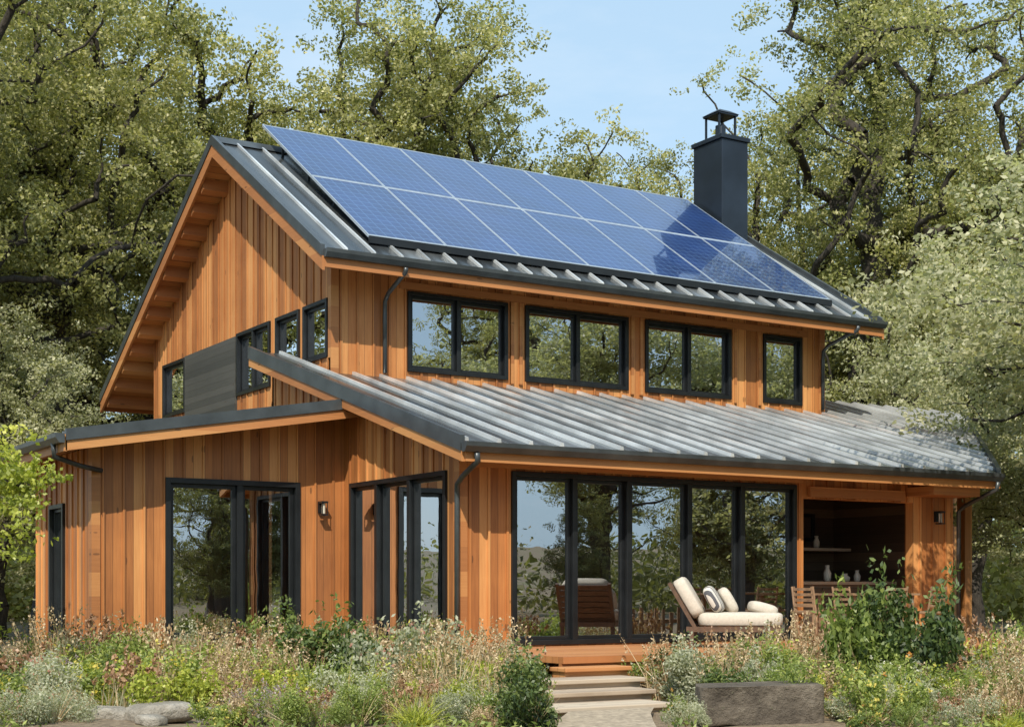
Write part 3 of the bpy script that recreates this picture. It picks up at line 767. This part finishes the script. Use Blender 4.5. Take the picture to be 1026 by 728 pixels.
for i in range(30):
    x=6.2+i*.16; y=-4.4+.02*i; h=.95+.05*math.sin(i*2.3); m.box(x-.035,x+.035,y-.012,y+.012,-.55,-.55+h)
m.each("picket",M_teakl,Fn)
m2.box(6.1,11.0,-4.37,-4.34,-.25,-.18) ; m2.box(6.1,11.0,-4.37,-4.34,.15,.22); m2.each("rail",M_teakl,Fn)

# ------------------------------------------------------------------ ground
def ground():
    m,nt,b=new_mat("garden soil and grass")
    g=N(nt,'ShaderNodeNewGeometry'); P=g.outputs['Position']
    n1=noise(nt,P,.5,5); n2=noise(nt,P,14,6,.7); n3=noise(nt,P,60,3,.7)
    soil=ramp(nt,n2,[(0.3,(0.10,0.07,0.045)),(0.7,(0.34,0.26,0.17))])
    gr=ramp(nt,n3,[(0.3,(0.08,0.09,0.03)),(0.7,(0.24,0.23,0.10))])
    c=mixc(nt,val(nt,'MULTIPLY',val(nt,'SUBTRACT',n1,.5),6.0,True),soil,gr)
    nt.links.new(c,b.inputs['Base Color']); b.inputs['Roughness'].default_value=.95
    bump(nt,b,n2,.8,.05); return m
n=120; L=260
xs=np.sign(np.linspace(-1,1,n))*np.abs(np.linspace(-1,1,n))**2.2*L
X,Y=np.meshgrid(xs,xs,indexing='ij')
Z=GZ+0.05*np.sin(X*1.3)*np.cos(Y*1.1)+0.02*np.sin(X*3.1+Y*2.2)
far=np.clip((np.hypot(X,Y)-70)/190,0,1); Z=Z+far*9
V=np.stack([X,Y,Z],2).reshape(-1,3); I=np.arange(n*n).reshape(n,n)
F=np.stack([I[:-1,:-1],I[1:,:-1],I[1:,1:],I[:-1,1:]],2).reshape(-1,4)
go=bpy.data.objects.new("ground",np_mesh("ground",V,F,ground())); COL.objects.link(go); top(go,"garden soil and rough grass around the house","ground",kind="structure")
m=MB()
pts=[(-.85,-4.8),(-1.35,-5.4),(-1.85,-6.1),(-2.4,-6.9),(-2.9,-7.8)]
M_gravel=simple("pale gravel",(0.36,0.29,0.21),.95,0,18,.4,.6)
L1=[(x-.6,y) for x,y in pts]; R1=[(x+.5,y) for x,y in pts]
n0=len(m.v); m.v+=[(x,y,GZ+.075) for x,y in L1]+[(x,y,GZ+.075) for x,y in R1]
k=len(pts)
for i in range(k-1): m.f.append((n0+i,n0+i+1,n0+k+i+1,n0+k+i))
o=m.obj("path",M_gravel); top(o,"pale gravel path leading to the steps","path",kind="structure")

def rockmat(name,a,b_,c_):
    m,nt,b=new_mat(name)
    tc=N(nt,'ShaderNodeTexCoord'); P=tc.outputs['Object']
    n1=noise(nt,P,3,8,.7); n2=noise(nt,P,14,6,.7)
    c=ramp(nt,n1,[(0.3,a),(0.55,b_),(0.78,c_)])
    c=mixc(nt,val(nt,'MULTIPLY',val(nt,'GREATER_THAN',n2,.64),.6),c,(0.17,0.165,0.10))
    nt.links.new(c,b.inputs['Base Color']); b.inputs['Roughness'].default_value=.9
    h=val(nt,'ADD',n2,val(nt,'MULTIPLY',n1,2.0)); bump(nt,b,h,1.0,.06); return m
M_rock=rockmat("brown stone",(0.06,0.046,0.034),(0.16,0.13,0.098),(0.33,0.28,0.22))
M_rockp=rockmat("pale stone",(0.22,0.19,0.15),(0.42,0.38,0.32),(0.6,0.56,0.49))
def rock(x,y,rad,seed,label,name="boulder",rz=0,e=.35,mat=None,dis=.09):
    rg=np.random.default_rng(seed)
    m=MB(); m.superell((0,0,0),rad,e,nu=64,nv=40)
    V=np.array(m.v)
    for k in range(6):
        f=rg.uniform(1.5,5,3)/max(rad)*.5*(1+k*.5); ph=rg.uniform(0,6,3)
        V+= (np.sin(V[:,[1,2,0]]*f+ph)*rad[2]*dis/(1+k*.5))
    V[:,2]=np.minimum(V[:,2],rad[2]*.82+.03*V[:,0])
    m.v=[tuple(v) for v in V]
    o=m.obj(name,mat or M_rock,None,smooth=True); o.location=(x,y,GZ+rad[2]*.75); o.rotation_euler=(0,0,rz); top(o,label,"rock"); 
    return o
BX,BY=0.02,-6.05
rock(BX,BY,(.62,.34,.24),3,"large flat-topped brown boulder among the plants",rz=-.5,e=.18,dis=.07)
for i,(x,y,a,b,c) in enumerate([(-5.15,-2.95,.34,.24,.12),(-4.7,-3.3,.24,.18,.09),(-5.6,-2.75,.22,.18,.1),(-4.35,-3.5,.2,.16,.08),(-5.35,-3.3,.16,.13,.07),(-6.1,-2.4,.22,.16,.1),(-2.9,-4.6,.22,.18,.1),(.95,-4.5,.24,.2,.14),(-2.2,-4.75,.2,.15,.1)]):
    rock(x,y,(a,b,c),20+i,"small pale weathered stone in the garden bed",name="stone",rz=i*1.3,e=.7,mat=M_rockp)

# ------------------------------------------------------------------ garden plants
def pm_shrub(seed,R,Hh,n,leaf,mat,fl=None,nfl=0,fs=.035,lobes=7,asp=.5,sprigs=30):
    rg=np.random.default_rng(seed)
    lc=rg.normal(size=(lobes,3))*np.array([R*.5,R*.5,Hh*.2])+np.array([0,0,Hh*.45]); lr_=rg.uniform(.25,.55,lobes)*R
    w=rg.integers(0,lobes,n); d=unit(rg.normal(size=(n,3))); rr=rg.uniform(.2,1.1,n)**.6
    P=lc[w]+d*(lr_[w]*rr)[:,None]*np.array([1,1,Hh/(2*R)*1.3]); P[:,2]=np.maximum(P[:,2],rg.uniform(0,.1,n))
    ns=n//4; sb=lc[rg.integers(0,lobes,sprigs)]; sd=unit(rg.normal(size=(sprigs,3))*np.array([.6,.6,.3])+np.array([0,0,.9])); sl=rg.uniform(.35,.75,sprigs)*Hh
    si=rg.integers(0,sprigs,ns); P2=sb[si]+sd[si]*(sl[si]*rg.uniform(.1,1,ns))[:,None]+rg.normal(size=(ns,3))*.02
    P=np.concatenate([P,P2]); d=np.concatenate([d,sd[si]]); nn_=len(P)
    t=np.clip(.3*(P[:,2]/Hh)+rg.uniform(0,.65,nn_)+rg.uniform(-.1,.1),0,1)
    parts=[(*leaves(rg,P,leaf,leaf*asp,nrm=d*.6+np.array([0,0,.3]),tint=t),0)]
    nb=24; base=np.zeros((nb,3)); dr=unit(rg.normal(size=(nb,3))*np.array([.7,.7,.2])+np.array([0,0,1])); b=blades(rg,base,dr,rg.uniform(.6,1.1,nb)*Hh,np.full(nb,.010),np.full(nb,.1)); parts.append((b[0],b[1],b[2],1))
    mats=[mat,L_tan]
    if fl:
        idx=rg.choice(nn_,nfl); Q=P[idx]*np.array([1.05,1.05,1.06]); Q=np.repeat(Q,5,0)+rg.normal(size=(nfl*5,3))*fs*.35
        parts.append((*leaves(rg,Q,fs,fs*.7),2)); mats.append(fl)
    V,F,T,Mi=join(parts); return np_mesh("foliage",V,F,None,T,mats,Mi)
def pm_grass(seed,n,Lm,spread,wid,mat,heads=None,hn=0,droop=.5,hs=.028,hl=.2,per=26,stem=None):
    rg=np.random.default_rng(seed)
    base=np.stack([rg.normal(size=n)*.08,rg.normal(size=n)*.08,np.zeros(n)],1)
    dr=unit(np.stack([rg.normal(size=n)*spread,rg.normal(size=n)*spread,np.ones(n)],1))
    b=blades(rg,base,dr,rg.uniform(.4,1.1,n)*Lm,np.full(n,wid),rg.uniform(.1,droop*1.6,n)); parts=[(b[0],b[1],b[2],0)]; mats=[mat]
    if heads:
        k=hn; base=np.stack([rg.normal(size=k)*.12,rg.normal(size=k)*.12,np.zeros(k)],1); dr=unit(np.stack([rg.normal(size=k)*spread*.6,rg.normal(size=k)*spread*.6,np.ones(k)],1)); ln=rg.uniform(.8,1.5,k)*Lm
        b=blades(rg,base,dr,ln,np.full(k,.009),np.full(k,.12)); parts.append((b[0],b[1],b[2],1))
        tips=np.repeat(b[3],per,0)-np.repeat(dr,per,0)*rg.uniform(0,hl,per*k)[:,None]+rg.normal(size=(per*k,3))*.011
        parts.append((*leaves(rg,tips,hs,hs*.6),2)); mats+= [stem or L_tan,heads]
    V,F,T,Mi=join(parts); return np_mesh("foliage",V,F,None,T,mats,Mi)
TYPES={
 'green':("garden_shrub","mid-green leafy shrub in the garden bed","shrub",[pm_shrub(1,.42,.58,2600,.06,L_green),pm_shrub(2,.36,.5,2500,.045,L_green,asp=.35)]),
 'yel':("garden_shrub","bright yellow-green shrub in the garden bed","shrub",[pm_shrub(3,.36,.48,2600,.05,L_yel),pm_shrub(33,.30,.4,1900,.04,L_yel,L_yf,60,.03)]),
 'dark':("garden_shrub","dark green dense shrub in the garden bed","shrub",[pm_shrub(4,.42,.6,3000,.055,L_dark)]),
 'silver':("garden_shrub","silvery grey-green sage bush in the garden bed","shrub",[pm_shrub(5,.40,.5,3200,.04,L_silver,asp=.35),pm_shrub(6,.34,.42,2700,.035,L_silver,L_wh,50,.025)]),
 'orange':("flowering_plant","green plant with small orange flowers","flower",[pm_shrub(7,.32,.48,1800,.05,L_green,L_or,36,.036)]),
 'yf':("flowering_plant","green plant with small yellow flowers","flower",[pm_shrub(17,.32,.48,1800,.05,L_green,L_yf,70,.036)]),
 'white':("flowering_plant","green plant with small white flowers","flower",[pm_shrub(8,.34,.5,1800,.045,L_green,L_wh,90,.03)]),
 'pink':("flowering_plant","grey-green plant with small faded pink flowers","flower",[pm_shrub(9,.34,.55,1800,.045,L_silver,L_pink,50,.03)]),
 'lav':("flowering_plant","lavender clump with faded mauve flower spikes","flower",[pm_grass(10,260,.38,.45,.009,L_silver,L_purp,44,.3,hl=.12,per=16),pm_grass(11,220,.42,.4,.009,L_silver,L_rust,40,.3,hl=.12,per=16)]),
 'tan':("ornamental_grass","tan ornamental grass clump with feathery seed heads","grass",[pm_grass(12,420,.5,.36,.008,L_tan,L_tan,44,.5,per=18),pm_grass(43,280,.5,.36,.008,L_silver,L_tan,50,.5,per=16)]),
 'stalk':("dry_perennial","dry tan-brown flower stalks with seed heads","grass",[pm_grass(71,60,.3,.42,.012,L_green,L_tan,46,.5,hs=.03,hl=.22,per=20,stem=L_rust),pm_grass(72,60,.32,.42,.012,L_silver,L_rust,40,.5,hs=.040,hl=.05,per=14,stem=L_tan),pm_grass(73,50,.3,.42,.012,L_silver,L_rust,40,.5,hs=.028,hl=.14,per=12,stem=L_tan)]),
 'gg':("ornamental_grass","green arching grass clump","grass",[pm_grass(14,340,.5,.5,.011,L_yel,None,0,.7),pm_grass(15,120,.55,.3,.032,L_green,None,0,.3)]),
}
def put(kind,x,y,s,rg,z=GZ,sz=None,label=None,v=None):
    nm,lb,cat,ms=TYPES[kind]
    o=bpy.data.objects.new(nm,ms[rg.integers(len(ms)) if v is None else v]); COL.objects.link(o); o.location=(x,y,z); o.rotation_euler=(rg.uniform(-.08,.08),rg.uniform(-.08,.08),rg.uniform(0,6.28)); o.scale=(s,s,sz or s*rg.uniform(.75,1.3))
    top(o,label or lb,cat,group={"shrub":"shrubs in the garden beds","flower":"flowering plants in the garden beds","grass":"grass clumps in the garden beds"}[cat])
    return o
rg=np.random.default_rng(2024)
C0=np.array([-9.91,-17.39])
placed=[]
def DR(x,y): return .5255*(x-C0[0])+.851*(y-C0[1]), .851*(x-C0[0])-.5255*(y-C0[1])
bd,br=DR(BX,BY)
def blocked(x,y,pad=0.0):
    if x>-.45 and y>-3.1: return True
    if x>-4.6 and x<0.2 and y>3.15: return True
    if -1.9-pad*.5<x<.62+pad and -5.3<y<-2.7: return True
    for (px_,py_) in pts:
        if (x-px_)**2+(y-py_)**2<(.60+pad*.6)**2: return True
    dd,r=DR(x,y)
    if dd<bd+.45 and abs(r-br)<.74+pad*.3: return True
    if dd<15.35 and -4.35<r<-2.9: return True
    return False
kinds=['green','yel','dark','silver','orange','yf','white','pink','lav','tan','stalk','gg']
wts=np.array([.11,.15,.04,.17,.035,.05,.06,.03,.06,.16,.12,.07]); wts/=wts.sum()
cellk={}
tries=0
while len(placed)<410 and tries<30000:
    tries+=1
    x=rg.uniform(-10.5,9.5); y=rg.uniform(-9.5,3.4)
    dd,r=DR(x,y)
    if dd<13.9 or abs(r/dd)>.385 : continue
    if dd>19.8 and x>0: continue
    if blocked(x,y,.12): continue
    md=.33 if dd<17 else .40
    if any((x-a)**2+(y-b)**2<md*md for a,b in placed): continue
    placed.append((x,y))
    ck=(int(math.floor((x+.4*y)/1.0)),int(math.floor(y/.8)))
    if ck not in cellk: cellk[ck]=kinds[rg.choice(len(kinds),p=wts)]
    k=cellk[ck] if rg.random()<.5 else kinds[rg.choice(len(kinds),p=wts)]
    s=rg.uniform(.65,1.4)
    if dd<15.2: s*=.66
    elif dd<16: s*=.85
    if dd>17 and r>0: s*=1.1
    if k=='stalk': s*=1.15
    put(k,x,y,s,rg)
put('dark',2.75,-5.25,1.35,rg,sz=2.1,label="tall dark green shrub beside the terrace")
put('dark',3.2,-5.5,1.3,rg,sz=1.6,label="tall dark green shrub beside the terrace")
put('green',2.45,-5.1,1.25,rg,sz=2.2,label="tall green shrub in front of the deck chairs",v=0)
put('green',2.2,-5.5,1.2,rg,sz=1.4,label="leafy green shrub in front of the deck chairs",v=0)
put('yel',4.6,-5.3,1.3,rg,sz=1.8,label="tall yellow-green shrub by the fence",v=0)
put('white',5.3,-5.0,1.3,rg,sz=1.8,label="tall white-flowering shrub by the fence")
put('green',-2.0,2.4,1.3,rg,sz=1.6,label="leafy green shrub in front of the glass door",v=0)
put('green',-2.9,2.2,1.3,rg,sz=1.3,label="leafy green shrub in front of the glass door",v=1)
for kk,a in (('stalk',(-3.7,1.7,1.4,2.4,0)),('stalk',(-4.4,1.6,1.4,2.4,1)),('stalk',(-4.0,1.2,1.3,2.2,0)),('tan',(.9,-3.4,1.2,1.3,0)),('stalk',(1.7,-3.5,1.3,2.1,2)),('tan',(-.9,-.9,1.2,1.5,1)),('stalk',(-.9,.6,1.4,2.2,0)),('tan',(-1.3,1.2,1.2,1.5,0)),('stalk',(2.4,-3.4,1.3,2.3,0)),('stalk',(3.2,-3.5,1.3,2.2,1)),('tan',(2.8,-3.6,1.2,1.7,1)),('stalk',(5.0,-3.6,1.4,2.2,0)),('stalk',(5.9,-3.7,1.4,2.3,1)),('stalk',(1.3,-4.6,1.2,1.7,0)),('stalk',(-2.2,-1.2,1.4,2.1,0)),('stalk',(-3.0,-.4,1.4,2.1,1)),('stalk',(-.8,-1.9,1.3,2.1,0)),('tan',(-.9,-2.6,1.2,1.6,0)),('stalk',(6.6,-4.7,1.4,2.2,0)),('stalk',(4.2,-4.9,1.3,1.8,1)),('tan',(-5.2,1.0,1.3,1.8,0)),('stalk',(-1.6,-2.6,1.2,1.9,2))):
    put(kk,a[0],a[1],a[2],rg,sz=a[3],v=a[4])
put('silver',-.7,-2.4,1.2,rg,sz=1.4)
n=60000
x=rg.uniform(-12,12,n); y=rg.uniform(-11,4,n)
ok=np.array([(not blocked(a,b)) for a,b in zip(x,y)])
P=np.stack([x,y,GZ+rg.uniform(0.0,.14,n)],1)[ok]
nz=.5+.5*np.sin(P[:,0]*1.7+np.cos(P[:,1]*2.1)*2)
V,F,T=leaves(rg,P,.07,.03,nrm=np.array([0,0,.6]),tint=np.clip(nz*.5+rg.uniform(0,.5,len(P)),0,1))
o=bpy.data.objects.new("ground_cover",np_mesh("ground_cover",V,F,L_green,T)); COL.objects.link(o); top(o,"low leafy ground cover filling the beds","ground cover",kind="stuff")

# ------------------------------------------------------------------ camera, light, sky
cam=bpy.data.cameras.new("camera"); co=bpy.data.objects.new("camera",cam); COL.objects.link(co)
co.location=(-9.91,-17.39,.78); co.rotation_euler=(math.radians(90),0,-math.atan2(.5255,.851))
cam.sensor_width=36; cam.lens=36*1476/1026; cam.shift_y=226/1026; cam.clip_end=2000; cam.clip_start=.1
scene.camera=co
el=math.radians(44); az=(-.60,-.80)
s=Vector((az[0]*math.cos(el),az[1]*math.cos(el),math.sin(el))).normalized()
sl=bpy.data.lights.new("sun",'SUN'); sl.energy=5.0; sl.angle=math.radians(.5); sl.color=(1,.93,.80)
so=bpy.data.objects.new("sun",sl); COL.objects.link(so); so.rotation_euler=s.to_track_quat('Z','Y').to_euler(); so.location=(-20,-30,30)
w=bpy.data.worlds.new("World"); scene.world=w; w.use_nodes=True; nt=w.node_tree
bg=nt.nodes['Background']; sk=nt.nodes.new('ShaderNodeTexSky'); sk.sky_type='NISHITA'; sk.sun_disc=False
sk.sun_elevation=el; sk.sun_rotation=math.atan2(az[0],az[1]); sk.air_density=1.0; sk.dust_density=1.5; sk.ozone_density=1.2
tc=nt.nodes.new('ShaderNodeTexCoord'); mpn=nt.nodes.new('ShaderNodeMapping'); mpn.inputs['Scale'].default_value=(1,1,3.5); nt.links.new(tc.outputs['Generated'],mpn.inputs[0])
cn=noise(nt,mpn.outputs[0],2.3,7,.6)
cf=val(nt,'ADD',val(nt,'MULTIPLY',val(nt,'SUBTRACT',cn,.48),1.8,True),.0)
hz=mixc(nt,.72,sk.outputs[0],(4.1,5.8,7.3))
mx=mixc(nt,cf,hz,(6.2,6.7,7.2))
nt.links.new(mx,bg.inputs[0]); bg.inputs[1].default_value=.15
scene.view_settings.view_transform='Standard'; scene.view_settings.look='None'; scene.view_settings.exposure=0
for o in bpy.data.objects:
    if "_wl" in o: del o["_wl"]
